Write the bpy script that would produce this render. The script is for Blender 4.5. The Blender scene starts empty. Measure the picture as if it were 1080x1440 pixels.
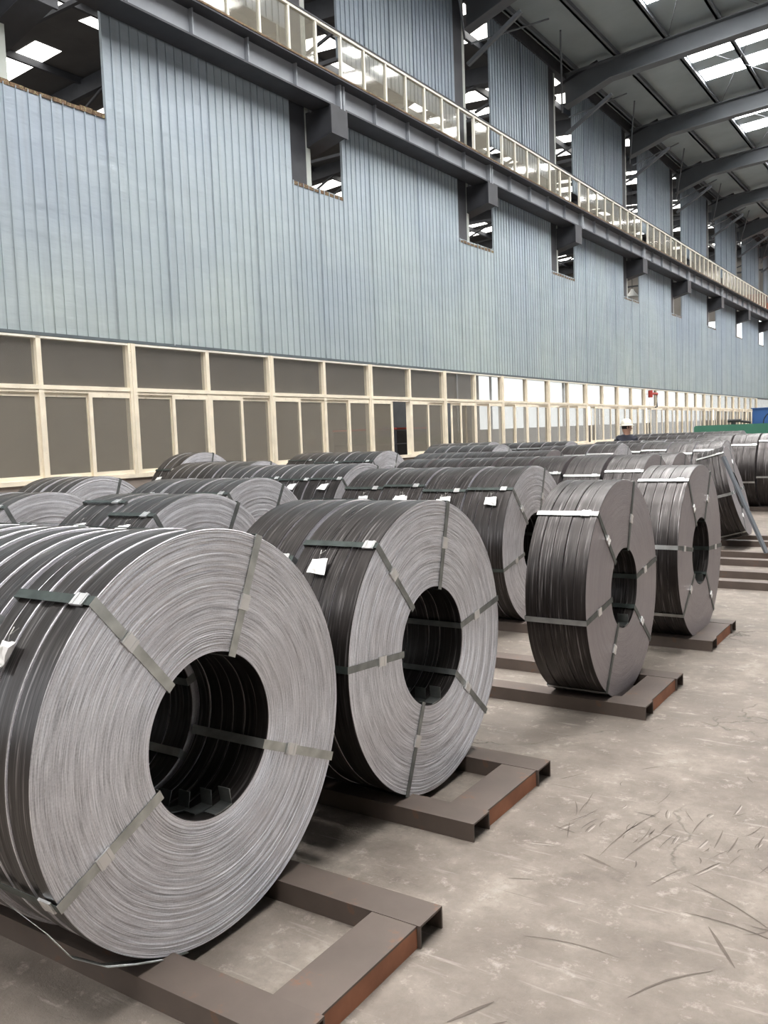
import bpy, bmesh, math, random
from mathutils import Vector, Matrix
random.seed(7)
C = bpy.context.scene.collection
S = bpy.context.scene
PI = math.pi

# ------------------------------------------------------------------ camera
cam_d = bpy.data.cameras.new('camera')
cam_d.sensor_fit = 'AUTO'; cam_d.sensor_width = 36.0
cam_d.lens = 1226.07 * 36.0 / 1440.0
cam_d.clip_start = 0.05; cam_d.clip_end = 400
cam = bpy.data.objects.new('camera', cam_d); C.objects.link(cam)
r_ = Vector((0.83303203, 0.551947, -0.0375785)); u_ = Vector((-0.01525879, 0.09082367, 0.99575008)); w_ = Vector((-0.55301429, 0.82891831, -0.08408107))
cam.matrix_world = Matrix(((r_.x, u_.x, -w_.x, 0), (r_.y, u_.y, -w_.y, 0), (r_.z, u_.z, -w_.z, 1.6), (0, 0, 0, 1)))
S.camera = cam

# ------------------------------------------------------------------ world, exposure
wd = bpy.data.worlds.new('overcast_sky'); S.world = wd; wd.use_nodes = True
bg = wd.node_tree.nodes['Background']
bg.inputs[0].default_value = (0.93, 0.97, 1.0, 1); bg.inputs[1].default_value = 2.0
SKY_ROOF = 25.0          # daylight coming through the translucent roof strips
S.view_settings.view_transform = 'Standard'; S.view_settings.look = 'None'
S.view_settings.gamma = 1.0; S.view_settings.use_curve_mapping = False
S.view_settings.exposure = 0.24

# ------------------------------------------------------------------ materials
class NT:
    def __init__(s, name):
        s.m = bpy.data.materials.new(name); s.m.use_nodes = True
        s.t = s.m.node_tree; s.b = s.t.nodes['Principled BSDF']
    def n(s, typ, **kw):
        nd = s.t.nodes.new(typ)
        for k, v in kw.items():
            if k.startswith('i_'):
                key = k[2:]; key = int(key) if key.isdigit() else key
                nd.inputs[key].default_value = v
            else: setattr(nd, k, v)
        return nd
    def l(s, a, b): s.t.links.new(a, b)
    def ramp(s, fac, stops):
        rp = s.n('ShaderNodeValToRGB'); e = rp.color_ramp.elements
        while len(e) < len(stops): e.new(0.5)
        for el, (p, c) in zip(e, stops):
            el.position = p; el.color = (c, c, c, 1) if not isinstance(c, tuple) else (*c, 1)
        s.l(fac, rp.inputs[0]); return rp.outputs[0]
    def mapping(s, src, scale):
        mp = s.n('ShaderNodeMapping'); mp.inputs['Scale'].default_value = scale; s.l(src, mp.inputs[0]); return mp.outputs[0]
    def noise(s, vec, scale, detail=4, rough=.55):
        nd = s.n('ShaderNodeTexNoise'); nd.inputs['Scale'].default_value = scale
        nd.inputs['Detail'].default_value = detail; nd.inputs['Roughness'].default_value = rough
        s.l(vec, nd.inputs['Vector']); return nd.outputs['Fac']
    def math(s, op, a, b=None, c=None):
        nd = s.n('ShaderNodeMath', operation=op)
        for i, v in enumerate((a, b, c)):
            if v is None: continue
            if isinstance(v, (int, float)): nd.inputs[i].default_value = v
            else: s.l(v, nd.inputs[i])
        return nd.outputs[0]
    def mix(s, fac, a, b, mode='MIX'):
        nd = s.n('ShaderNodeMix', data_type='RGBA', blend_type=mode)
        for i, v in ((0, fac), (6, a), (7, b)):
            if isinstance(v, (int, float)): nd.inputs[i].default_value = v
            elif isinstance(v, tuple): nd.inputs[i].default_value = (*v, 1)
            else: s.l(v, nd.inputs[i])
        return nd.outputs[2]
    def bump(s, h, strength=.3, dist=.01):
        nd = s.n('ShaderNodeBump'); nd.inputs['Strength'].default_value = strength; nd.inputs['Distance'].default_value = dist
        s.l(h, nd.inputs['Height']); s.l(nd.outputs[0], s.b.inputs['Normal'])
    def co(s, which='Object'): return s.n('ShaderNodeTexCoord').outputs[which]
    def set(s, color=None, rough=None, metal=None, emit=None, estr=None, spec=None):
        for k, v in (('Base Color', color), ('Roughness', rough), ('Metallic', metal), ('Emission Color', emit), ('Emission Strength', estr), ('Specular IOR Level', spec)):
            if v is None: continue
            if isinstance(v, tuple): s.b.inputs[k].default_value = (*v, 1)
            elif isinstance(v, (int, float)): s.b.inputs[k].default_value = v
            else: s.l(v, s.b.inputs[k])
        return s

def paint(name, col, var=.15, rough=.6, metal=0., scale=3., rust=None, rust_amt=.62, spec=.4):
    m = NT(name); co = m.co()
    f = m.noise(co, scale, 5)
    c = m.mix(m.ramp(f, [(.3, 0.), (.7, 1.)]), tuple(x * (1 - var) for x in col), tuple(min(1, x * (1 + var)) for x in col))
    if rust:
        g = m.noise(co, scale * 4, 6, .7)
        c = m.mix(m.ramp(g, [(rust_amt - .06, 0.), (rust_amt + .06, 1.)]), c, rust)
    m.set(c, rough, metal, spec=spec); m.bump(f, .08, .01)
    return m.m

def coil_outer():
    m = NT('coil_dark_scale'); co = m.co()
    sx = m.n('ShaderNodeSeparateXYZ'); m.l(co, sx.inputs[0])
    info = m.n('ShaderNodeObjectInfo')
    cb = m.n('ShaderNodeCombineXYZ')
    m.l(m.math('ADD', m.math('MULTIPLY', sx.outputs[0], 1.0), m.math('MULTIPLY', info.outputs['Random'], 40.)), cb.inputs[0])
    m.l(m.math('MULTIPLY', sx.outputs[1], .03), cb.inputs[1]); m.l(m.math('MULTIPLY', sx.outputs[2], .03), cb.inputs[2])
    fine = m.noise(cb.outputs[0], 110, 3, .6)
    wide = m.noise(cb.outputs[0], 22, 3, .6)
    blot = m.noise(co, 6, 4)
    c = m.ramp(fine, [(.3, (.012, .011, .011)), (.47, (.027, .024, .024)), (.58, (.070, .063, .062)), (.70, (.30, .28, .28))])
    c = m.mix(m.ramp(wide, [(.42, 0.), (.62, .8)]), c, (.024, .020, .019))
    c = m.mix(m.math('MULTIPLY', blot, .35), c, (.050, .038, .034))
    m.set(c, m.ramp(wide, [(.3, .27), (.7, .42)]), .62, spec=.5)
    m.bump(fine, .25, .004)
    m.b.inputs['Coat Weight'].default_value = .22; m.b.inputs['Coat Roughness'].default_value = .30
    return m.m

def coil_face(name, hi, lo, contrast):
    m = NT(name); co = m.co()
    sx = m.n('ShaderNodeSeparateXYZ'); m.l(co, sx.inputs[0])
    info = m.n('ShaderNodeObjectInfo')
    rr = m.math('SQRT', m.math('ADD', m.math('POWER', sx.outputs[1], 2.), m.math('POWER', sx.outputs[2], 2.)))
    cb = m.n('ShaderNodeCombineXYZ'); m.l(m.math('ADD', rr, m.math('MULTIPLY', info.outputs['Random'], 30.)), cb.inputs[0])
    m.l(m.math('MULTIPLY', sx.outputs[1], .02), cb.inputs[1]); m.l(m.math('MULTIPLY', sx.outputs[2], .02), cb.inputs[2])
    fine = m.noise(cb.outputs[0], 420, 2, .7)
    wide = m.noise(cb.outputs[0], 40, 4, .65)
    speck = m.noise(co, 160, 3, .7)
    blot = m.noise(co, 3.5, 3)
    h = m.math('ADD', m.math('MULTIPLY', fine, .72), m.math('MULTIPLY', wide, .28))
    h = m.math('ADD', h, m.math('MULTIPLY', m.math('SUBTRACT', speck, .5), .22))
    c = m.ramp(h, [(.5 - contrast, lo), (.5, tuple((a + b) / 2 * 1.08 for a, b in zip(hi, lo))), (.5 + contrast, hi)])
    c = m.mix(m.ramp(blot, [(.4, 0.), (.75, .35)]), c, (.40, .36, .36))
    m.set(c, .42, .50, spec=.5)
    m.bump(h, .55, .004)
    return m.m

def concrete():
    m = NT('worn_concrete'); co = m.co()
    a = m.noise(co, .55, 6, .62); b = m.noise(co, 3.2, 7, .68); d = m.noise(co, 22, 5, .7); e = m.noise(co, 90, 3, .7)
    c = m.ramp(b, [(.30, (.118, .095, .078)), (.47, (.190, .160, .135)), (.60, (.250, .215, .184)), (.76, (.36, .317, .277))])
    c = m.mix(m.ramp(a, [(.42, .0), (.62, .55)]), c, (.160, .136, .116))
    f2 = m.noise(co, 9, 8, .75)
    c = m.mix(m.ramp(f2, [(.34, .55), (.46, 0.)]), c, (.16, .135, .115))
    c = m.mix(m.ramp(f2, [(.56, 0.), (.68, .65)]), c, (.42, .372, .33))
    c = m.mix(m.ramp(d, [(.34, .5), (.46, 0.)]), c, (.17, .145, .125))
    c = m.mix(m.ramp(d, [(.62, 0.), (.75, .6)]), c, (.42, .372, .33))
    # short gouges left by dragged steel
    for ang, sc, th in ((.5, 1.0, .70), (1.1, 1.35, .715), (-.25, .8, .72)):
        mp = m.n('ShaderNodeMapping'); mp.inputs['Rotation'].default_value = (0, 0, ang); mp.inputs['Scale'].default_value = (.9 * sc, 26. * sc, 1); m.l(co, mp.inputs[0])
        gz = m.noise(mp.outputs[0], 1.5, 3, .5)
        gt = m.ramp(m.noise(co, .7 * sc, 2), [(.50, 0.), (.60, 1.)])
        c = m.mix(m.math('MULTIPLY', m.ramp(gz, [(th, 0.), (th + .02, .75)]), gt), c, (.12, .10, .085))
    # scuff streaks running across the aisle
    st = m.noise(m.mapping(co, (1.0, 9.0, 1.0)), 2.6, 5, .65)
    c = m.mix(m.ramp(st, [(.60, 0.), (.72, .35)]), c, (.52, .475, .43))
    # cracks
    wv = m.n('ShaderNodeTexVoronoi', feature='DISTANCE_TO_EDGE'); wv.inputs['Scale'].default_value = .55
    wob = m.n('ShaderNodeTexNoise'); wob.inputs['Scale'].default_value = 1.6; wob.inputs['Detail'].default_value = 6; m.l(co, wob.inputs['Vector'])
    vm = m.n('ShaderNodeVectorMath', operation='MULTIPLY_ADD'); m.l(wob.outputs['Color'], vm.inputs[0]); vm.inputs[1].default_value = (1.6, 1.6, 0); m.l(co, vm.inputs[2])
    m.l(vm.outputs[0], wv.inputs['Vector'])
    crack = m.ramp(wv.outputs['Distance'], [(.0, 1.), (.006, 0.)])
    gate = m.ramp(m.noise(co, .8, 3), [(.5, 0.), (.6, .8)])
    c = m.mix(m.math('MULTIPLY', crack, gate), c, (.07, .06, .05))
    m.set(c, m.ramp(b, [(.3, .62), (.7, .85)]), 0., spec=.35)
    hh = m.math('ADD', m.math('MULTIPLY', d, .5), m.math('MULTIPLY', e, .35))
    m.bump(m.math('SUBTRACT', hh, m.math('MULTIPLY', crack, gate)), .5, .012)
    return m.m

def cladding(name, col):
    m = NT(name); co = m.co(); info = m.n('ShaderNodeObjectInfo')
    g = m.n('ShaderNodeNewGeometry')
    a = m.noise(m.mapping(g.outputs['Position'], (1, .9, .9)), .55, 4)
    drip = m.noise(m.mapping(g.outputs['Position'], (1, 5.0, .22)), 1.4, 5, .6)
    wave = m.noise(m.mapping(g.outputs['Position'], (1, .6, 3.2)), 1.1, 4)
    sz = m.n('ShaderNodeSeparateXYZ'); m.l(g.outputs['Position'], sz.inputs[0])
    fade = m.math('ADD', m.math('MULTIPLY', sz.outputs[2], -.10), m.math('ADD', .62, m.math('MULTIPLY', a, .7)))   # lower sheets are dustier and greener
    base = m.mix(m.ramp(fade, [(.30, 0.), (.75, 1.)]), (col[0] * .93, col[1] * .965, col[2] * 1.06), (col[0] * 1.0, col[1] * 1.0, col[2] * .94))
    c = m.mix(m.ramp(a, [(.35, 0.), (.7, 1.)]), m.mix(1., base, (.9, .9, .9), 'MULTIPLY'), m.mix(1., base, (1.06, 1.06, 1.06), 'MULTIPLY'))
    c = m.mix(m.ramp(wave, [(.40, .22), (.52, 0.)]), c, m.mix(1., base, (.78, .79, .80), 'MULTIPLY'))
    c = m.mix(m.ramp(drip, [(.52, 0.), (.78, .5)]), c, tuple(x * .62 for x in col))
    c = m.mix(m.ramp(info.outputs['Random'], [(0., 0.), (1., .22)]), c, (.40, .47, .45))
    sp = m.noise(co, 26, 3, .5)
    c = m.mix(m.ramp(sp, [(.74, 0.), (.78, .5)]), c, (.16, .15, .14))
    m.set(c, .46, .0, spec=.45); m.bump(m.math('ADD', wave, m.math('MULTIPLY', a, .6)), .5, .05)
    return m.m

def dusty_glass(name, dust, amount, tint=(.97, .97, .95), trans=(.62, .56, .46)):
    m = NT(name); t = m.t
    for nd in list(t.nodes): t.nodes.remove(nd)
    out = t.nodes.new('ShaderNodeOutputMaterial')
    co = m.co(); n1 = m.noise(co, 2.2, 5, .6); n2 = m.noise(co, 40, 3, .7)
    tr = m.n('ShaderNodeBsdfTransparent'); tr.inputs[0].default_value = (*tint, 1)
    gl = m.n('ShaderNodeBsdfGlossy'); gl.inputs['Roughness'].default_value = .06; gl.inputs[0].default_value = (.55, .55, .55, 1)
    df = m.n('ShaderNodeBsdfDiffuse'); df.inputs[0].default_value = (*dust, 1)
    tl = m.n('ShaderNodeBsdfTranslucent'); tl.inputs[0].default_value = (*trans, 1)
    dm = m.n('ShaderNodeMixShader'); dm.inputs[0].default_value = .5; m.l(df.outputs[0], dm.inputs[1]); m.l(tl.outputs[0], dm.inputs[2])
    fr = m.n('ShaderNodeLayerWeight'); fr.inputs['Blend'].default_value = .5
    mx1 = m.n('ShaderNodeMixShader'); mx2 = m.n('ShaderNodeMixShader')
    fac = m.math('ADD', m.math('MULTIPLY', n1, .12), m.math('ADD', m.math('MULTIPLY', m.math('GREATER_THAN', n2, .76), .2), amount - .06))
    m.l(fac, mx1.inputs[0]); m.l(tr.outputs[0], mx1.inputs[1]); m.l(dm.outputs[0], mx1.inputs[2])
    m.l(m.math('ADD', .04, m.math('MULTIPLY', m.math('POWER', fr.outputs['Facing'], 5.), .8)), mx2.inputs[0]); m.l(mx1.outputs[0], mx2.inputs[1]); m.l(gl.outputs[0], mx2.inputs[2])
    m.l(mx2.outputs[0], out.inputs[0])
    return m.m

def glow(name, col, s):
    m = NT(name); m.set((.8, .8, .8), .5, 0., col, s); return m.m

M = dict(
    outer=coil_outer(),
    face=coil_face('coil_edge_bright', (.97, .96, 1.0), (.31, .305, .325), .16),
    face_dull=coil_face('coil_edge_dull', (.36, .325, .335), (.22, .196, .20), .22),
    strap=paint('galvanised_strap', (.50, .52, .50), .25, .30, .85, 14, spec=.5),
    strap_mid=paint('grey_strap', (.26, .275, .27), .25, .34, .8, 14),
    strap_dark=paint('dark_strap', (.07, .085, .08), .3, .38, .6, 14),  # darker tone given to one side of many straps
    strap_bright=paint('bright_strap', (.60, .61, .60), .25, .30, .8, 9),
    seal=paint('crimped_seal', (.80, .80, .80), .06, .30, .85, 5),
    tag=paint('paper_tag', (.80, .79, .78), .05, .8, 0, 20),
    wire=paint('tie_wire', (.25, .24, .23), .1, .4, .8),
    skid=paint('brown_primer_steel', (.110, .085, .072), .22, .62, .1, 2.5, rust=(.17, .085, .05), rust_amt=.66),
    skid_rust=paint('rusty_channel_web', (.26, .105, .055), .3, .75, 0., 5),
    floor=concrete(),
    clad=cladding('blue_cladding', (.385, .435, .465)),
    clad_up=cladding('blue_cladding_upper_shade', (.250, .288, .318)),  # same sheets darkened: the weaker light higher up is painted in
    steel=paint('blue_grey_steel', (.285, .305, .335), .12, .55, .0, 2),
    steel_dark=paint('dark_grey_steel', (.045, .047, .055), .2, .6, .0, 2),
    rafter=paint('grey_rafter_paint', (.130, .142, .158), .1, .6, 0, 1),
    roof=paint('roof_sheet_grey', (.325, .375, .39), .12, .6, 0, .8),
    rust_edge=paint('rusted_edge', (.14, .085, .05), .4, .8, 0, 8, rust=(.30, .27, .14), rust_amt=.58),
    cream=paint('cream_window_frame', (.82, .735, .59), .10, .5, 0, 4, rust=(.50, .36, .22), rust_amt=.69),
    white_frame=paint('white_rail_frame', (.80, .77, .68), .06, .5, 0, 4),
    pale_col=paint('pale_column_paint', (.44, .47, .44), .1, .6, 0, 2),
    glass=dusty_glass('dusty_window_glass', (.29, .265, .235), .42),
    glass_up=dusty_glass('dusty_transom_glass', (.36, .33, .30), .24),
    glass_rail=dusty_glass('dusty_rail_glass', (.46, .43, .36), .34),
    skylight=glow('translucent_roof_strip', (1, .985, .96), SKY_ROOF),
    skylight_dim=glow('dim_roof_strip', (1, .97, .90), 4.5),  # weaker glow, set to keep the neighbouring hall dim
    base=paint('plinth_paint', (.28, .235, .205), .15, .8, 0, 2),
    gap=paint('dark_joint', (.10, .12, .13), .1, .7),
    green=paint('green_machine_paint', (.045, .165, .110), .12, .45, 0, 1.5),
    blue=paint('blue_machine_paint', (.035, .10, .28), .1, .45, 0, 1.5),
    red=paint('red_paint', (.42, .05, .04), .1, .5),
    orange=paint('orange_crane_paint', (.45, .10, .05), .1, .5, 0, 1),
    dark=paint('black_rubber', (.03, .03, .03), .1, .6),
    gouge=paint('gouge_dirt', (.125, .102, .085), .25, .9, 0, 9),
    chip=paint('chipped_concrete', (.34, .30, .265), .15, .9, 0, 9),
    neighbour_dark=paint('neighbour_dark_sheet', (.085, .085, .088), .2, .7, 0, .8),  # darker sheet colour for the neighbouring hall's roof and far side wall
    far_wall=paint('far_wall', (.30, .28, .26), .15, .8, 0, .6),
    jacket=paint('dark_navy_jacket', (.028, .030, .042), .25, .85, 0, 12),
    trousers=paint('dark_trousers', (.03, .03, .035), .2, .85, 0, 12),
    skin=paint('skin', (.46, .27, .20), .06, .55, 0, 10),
    hair=paint('black_hair', (.015, .012, .012), .2, .7, 0, 30),
    helmet=paint('white_helmet', (.80, .76, .66), .03, .35, 0, 4),
    shoe=paint('shoe_leather', (.02, .02, .02), .1, .5),
    lamp=paint('white_lamp_shade', (.8, .8, .78), .03, .4),
)

# ------------------------------------------------------------------ mesh helpers
class MB:
    def __init__(s): s.v = []; s.f = []; s.mi = []
    def add(s, vs, fs, mi=0):
        k = len(s.v); s.v += [tuple(v) for v in vs]
        s.f += [tuple(i + k for i in f) for f in fs]; s.mi += [mi] * len(fs); return s
    def box(s, x0, x1, y0, y1, z0, z1, mi=0):
        x0, x1 = min(x0, x1), max(x0, x1); y0, y1 = min(y0, y1), max(y0, y1); z0, z1 = min(z0, z1), max(z0, z1)
        v = [(x, y, z) for x in (x0, x1) for y in (y0, y1) for z in (z0, z1)]
        return s.add(v, [(0, 1, 3, 2), (4, 6, 7, 5), (0, 4, 5, 1), (2, 3, 7, 6), (0, 2, 6, 4), (1, 5, 7, 3)], mi)
    def bar(s, a, b, w, h, mi=0, up=(0, 0, 1)):
        a, b = Vector(a), Vector(b); d = (b - a).normalized(); up = Vector(up)
        sd = d.cross(up)
        if sd.length < 1e-4: sd = d.cross(Vector((1, 0, 0)))
        sd.normalize(); up = sd.cross(d).normalized()
        v = [p + sd * (i * w / 2) + up * (j * h / 2) for p in (a, b) for i in (-1, 1) for j in (-1, 1)]
        return s.add(v, [(0, 1, 3, 2), (4, 6, 7, 5), (0, 4, 5, 1), (2, 3, 7, 6), (0, 2, 6, 4), (1, 5, 7, 3)], mi)
    def tube(s, pts, rad, n=8, mi=0):
        pts = [Vector(p) for p in pts]; vs = []
        for i, p in enumerate(pts):
            d = (pts[min(i + 1, len(pts) - 1)] - pts[max(i - 1, 0)]).normalized()
            a = d.cross(Vector((0, 0, 1)))
            if a.length < 1e-3: a = d.cross(Vector((1, 0, 0)))
            a.normalize(); b = d.cross(a)
            rr = rad[i] if isinstance(rad, (list, tuple)) else rad
            vs += [p + rr * (math.cos(t * 2 * PI / n) * a + math.sin(t * 2 * PI / n) * b) for t in range(n)]
        fs = [(i * n + j, i * n + (j + 1) % n, (i + 1) * n + (j + 1) % n, (i + 1) * n + j) for i in range(len(pts) - 1) for j in range(n)]
        fs += [tuple(range(n)), tuple(reversed(range((len(pts) - 1) * n, len(pts) * n)))]
        return s.add(vs, fs, mi)
    def lathe_x(s, prof, n, mats, closed=True):   # profile of (x, r) about the X axis; mats per profile segment
        vs = [(x, r * math.cos(2 * PI * j / n), r * math.sin(2 * PI * j / n)) for (x, r) in prof for j in range(n)]
        m = len(prof); k = len(s.v); s.v += vs
        for i in range(m if closed else m - 1):
            i2 = (i + 1) % m
            for j in range(n):
                j2 = (j + 1) % n
                s.f.append((k + i * n + j, k + i * n + j2, k + i2 * n + j2, k + i2 * n + j)); s.mi.append(mats[i])
        return s
    def lathe_z(s, prof, n, mi=0, off=(0, 0, 0)):
        vs = [(off[0] + r * math.cos(2 * PI * j / n), off[1] + r * math.sin(2 * PI * j / n), off[2] + z) for (r, z) in prof for j in range(n)]
        fs = [(i * n + j, i * n + (j + 1) % n, (i + 1) * n + (j + 1) % n, (i + 1) * n + j) for i in range(len(prof) - 1) for j in range(n)]
        return s.add(vs, fs, mi)
    def mesh(s, name, mats, smooth=None):
        me = bpy.data.meshes.new(name); me.from_pydata(s.v, [], s.f)
        for m in (mats if isinstance(mats, (list, tuple)) else [mats]): me.materials.append(m)
        me.polygons.foreach_set('material_index', s.mi)
        bm = bmesh.new(); bm.from_mesh(me); bmesh.ops.recalc_face_normals(bm, faces=bm.faces); bm.to_mesh(me); bm.free()
        if smooth is not None:
            me.polygons.foreach_set('use_smooth', [True] * len(me.polygons))
            me.set_sharp_from_angle(angle=math.radians(smooth))
        me.update(); return me
    def obj(s, name, mats, parent=None, loc=(0, 0, 0), smooth=None, rot=None):
        return link(name, s.mesh(name, mats, smooth), parent, loc, rot)

def link(name, data, parent=None, loc=(0, 0, 0), rot=None):
    o = bpy.data.objects.new(name, data); C.objects.link(o)
    if parent: o.parent = parent
    o.location = loc
    if rot: o.rotation_euler = rot
    return o
def tag(o, label, cat, group=None):
    o['label'] = label; o['category'] = cat
    if group: o['group'] = group
    return o
def thing(name, label, cat, loc=(0, 0, 0), group=None, rot=None):
    return tag(link(name, None, None, loc, rot), label, cat, group)
def struct(name, data=None, loc=(0, 0, 0)):
    o = link(name, data, None, loc); o['kind'] = 'structure'; return o
def bx(name, mat, parent, *a, loc=(0, 0, 0)):
    return MB().box(*a).obj(name, mat, parent, loc)

WX = -10.0                       # plane of the clad wall
BAYS = [(-1, 6.3, 8.39), (0, 12.45, 13.97), (1, 18.62, 20.42), (2, 24.2, 25.95), (3, 30.6, 32.3), (4, 36.55, 38.1), (5, 42.5, 44.2), (6, 48.6, 50.2), (7, 54.6, 56.2)]
COLY = lambda k: 13.3 + 6 * k + (.2 if k >= 2 else 0)

# ------------------------------------------------------------------ floor
fl = MB()
fl.add([(-40, -14, 0), (26, -14, 0), (26, 72, 0), (-40, 72, 0)], [(0, 1, 2, 3)])
floor_o = struct('floor', fl.mesh('floor', M['floor']))

def gouges(name, mat, items):
    mb = MB()
    for (x, y, ang, ln, wd, bend) in items:
        dx, dy = math.cos(ang), math.sin(ang); n = 5; vs = []
        for i in range(n):
            t = i / (n - 1); hw = wd * .5 * math.sin(PI * (.06 + .88 * t)); o = bend * math.sin(PI * t)
            cx, cy = x + dx * (t - .5) * ln - dy * o, y + dy * (t - .5) * ln + dx * o
            vs += [(cx - dy * hw, cy + dx * hw, .0012), (cx + dy * hw, cy - dx * hw, .0012)]
        mb.add(vs, [(2 * i, 2 * i + 1, 2 * i + 3, 2 * i + 2) for i in range(n - 1)])
    o = mb.obj(name, mat, floor_o); o['kind'] = 'stuff'
rg = random.Random(4)
it = []; it2 = []
for i in range(60):                                  # band of gouges in front of the second and third skid
    t = rg.random(); x = -1.42 + .95 * t + rg.uniform(-.05, .05); y = 3.32 + .10 * t + rg.gauss(0, .17)
    a = rg.gauss(1.42, .20) if rg.random() < .8 else rg.uniform(-.6, 2.6)
    l = rg.uniform(.04, .17); it.append((x, y, a, l, rg.uniform(.003, .007), rg.uniform(-.008, .008)))
    if i % 3 == 0: it2.append((x + .008, y - .004, a, l * .8, rg.uniform(.004, .009), 0))
it += [(-1.08, 3.30, 1.40, .50, .006, .02), (-1.0, 3.22, 1.35, .32, .006, .01), (-1.12, 3.02, -.35, .13, .014, 0), (-.62, 2.92, -.55, .40, .006, .02), (-.60, 2.80, -.12, .32, .007, .02),
       (-.60, 2.68, -1.0, .22, .012, .0), (-.68, 2.42, .95, .30, .008, .02), (-1.0, 2.45, .12, .30, .004, .02), (-1.12, 2.02, 1.1, .16, .014, 0), (-1.06, 1.98, .9, .14, .012, 0)]
for i in range(70):
    it.append((rg.uniform(-1.6, 1.2), rg.uniform(1.2, 9), rg.uniform(0, PI), rg.uniform(.03, .16), rg.uniform(.003, .008), rg.uniform(-.01, .01)))
gouges('gouge_marks', M['gouge'], it); gouges('chipped_marks', M['chip'], it2)

# ------------------------------------------------------------------ left wall: cladding sheets
wall = struct('wall_left', None, (WX, 0, 0))
def sheet_mesh(name, w, h, mat):
    # narrow standing ribs every ~15 cm on a flat sheet, lap rib at one edge
    n = max(3, round(w / .165)); p = w / n; pr = []
    for i in range(n):
        y = i * p; d = .030 if i == 0 else .018; b = .020 if i == 0 else .012; e = .020 if i == 0 else .009
        pr += [(y, 0.), (y + .001, d), (y + b, d), (y + b + e, 0.)]
    pr.append((w - .003, 0.))
    mb = MB(); k = len(pr)
    vs = [(x, y, z) for z in (0, h) for (y, x) in pr] + [(-.02, 0, z) for z in (0, h)] + [(-.02, w - .003, z) for z in (0, h)]
    fs = [(i, i + 1, k + i + 1, k + i) for i in range(k - 1)]
    a, b2, c, d2 = 2 * k, 2 * k + 1, 2 * k + 2, 2 * k + 3
    fs += [(a, b2, d2, c), (0, k, b2, a), (k - 1, c, d2, 2 * k - 1)]
    mb.add(vs, fs)
    for q in range(k - 1):
        if q % 4 == 2: mb.mi[q] = 1
    return mb.mesh(name, [mat, M['gap']])
Z0, ZT = 3.12, 7.75
UZ0, UZT = 8.80, 12.02
sheet_cache = {}
def put_sheets(y0, y1, z0, z1, mat):
    n = max(1, round((y1 - y0) / .98)); w = (y1 - y0) / n
    for i in range(n):
        zz0 = z0 + random.uniform(-.006, .006); key = (round(w, 3), z0, z1, mat)
        if key not in sheet_cache: sheet_cache[key] = sheet_mesh('cladding_sheet', w, z1 - z0, M[mat])
        link('cladding_sheet', sheet_cache[key], wall, (random.uniform(-.004, .008), y0 + i * w, zz0), (0, random.uniform(-.0012, .0012), random.uniform(-.004, .004)))
prev = -1.0
for k, a, b in BAYS:
    put_sheets(prev, a, Z0, ZT, 'clad'); put_sheets(a, b, Z0, 6.2 + random.uniform(-.03, .05), 'clad')
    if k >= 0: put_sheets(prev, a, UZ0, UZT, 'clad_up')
    prev = b
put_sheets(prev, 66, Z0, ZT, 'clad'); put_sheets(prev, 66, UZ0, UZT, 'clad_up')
# torn rusty sill edges of the openings, columns and corbels behind them
for k, a, b in BAYS:
    mb = MB(); n = 10
    for i in range(n):
        y = a + (b - a) * i / n
        mb.box(-.03, .012, y, y + (b - a) / n * .95, 6.16, 6.215 + random.uniform(-.012, .02))
    mb.obj('torn_edge', M['rust_edge'], wall)
    cy = a + .62
    co = link('column', None, wall)
    MB().box(-.065, -.045, a - .1, cy - .13, 3.32, 12).obj('shaded_web_plate', M['steel_dark'], co)  # dark sheet standing in for the column web lying in shade
    mb = MB().box(-.11, -.07, cy - .13, cy + .04, 3.32, 12).box(-.60, -.56, cy - .13, cy + .04, 3.32, 12).box(-.58, -.09, cy - .06, cy - .03, 3.32, 12)
    mb.obj('column_shaft', M['pale_col'], co)
    c0, c1_ = cy - .06, cy + .36
    mb = MB()
    for q0, q1 in ((c0, c0 + .03), (c1_ - .03, c1_)):
        mb.add([(-.72, q0, 6.78), (.50, q0, 7.10), (.50, q0, 7.54), (-.72, q0, 7.54), (-.72, q1, 6.78), (.50, q1, 7.10), (.50, q1, 7.54), (-.72, q1, 7.54)],
               [(0, 1, 2, 3), (7, 6, 5, 4), (0, 4, 5, 1), (1, 5, 6, 2), (2, 6, 7, 3), (3, 7, 4, 0)])
    mb.add([(-.72, c0, 6.76), (.50, c0, 7.08), (.50, c1_, 7.08), (-.72, c1_, 6.76), (-.72, c0, 6.79), (.50, c0, 7.11), (.50, c1_, 7.11), (-.72, c1_, 6.79)],
           [(0, 3, 2, 1), (4, 5, 6, 7), (0, 1, 5, 4), (1, 2, 6, 5), (2, 3, 7, 6), (3, 0, 4, 7)])
    mb.obj('corbel_box', M['steel_dark'], co)
    MB().box(.50, .54, cy - .10, cy + .40, 7.06, 7.55).obj('corbel_end_plate', M['steel_dark'], co)
# plinth under the windows, window-head flashing, lower rail
bx('plinth', M['base'], wall, -.25, .02, -14, 66, 0, 1.17)
bx('lintel_beam', M['steel_dark'], wall, -.62, -.10, -14, 66, 3.14, 3.32)
bx('head_flashing', M['gap'], wall, -.06, .035, -1, 66, 3.095, 3.135)
bx('end_panel', M['far_wall'], wall, -.3, 0, 66, 66.2, 0, 12)

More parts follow.
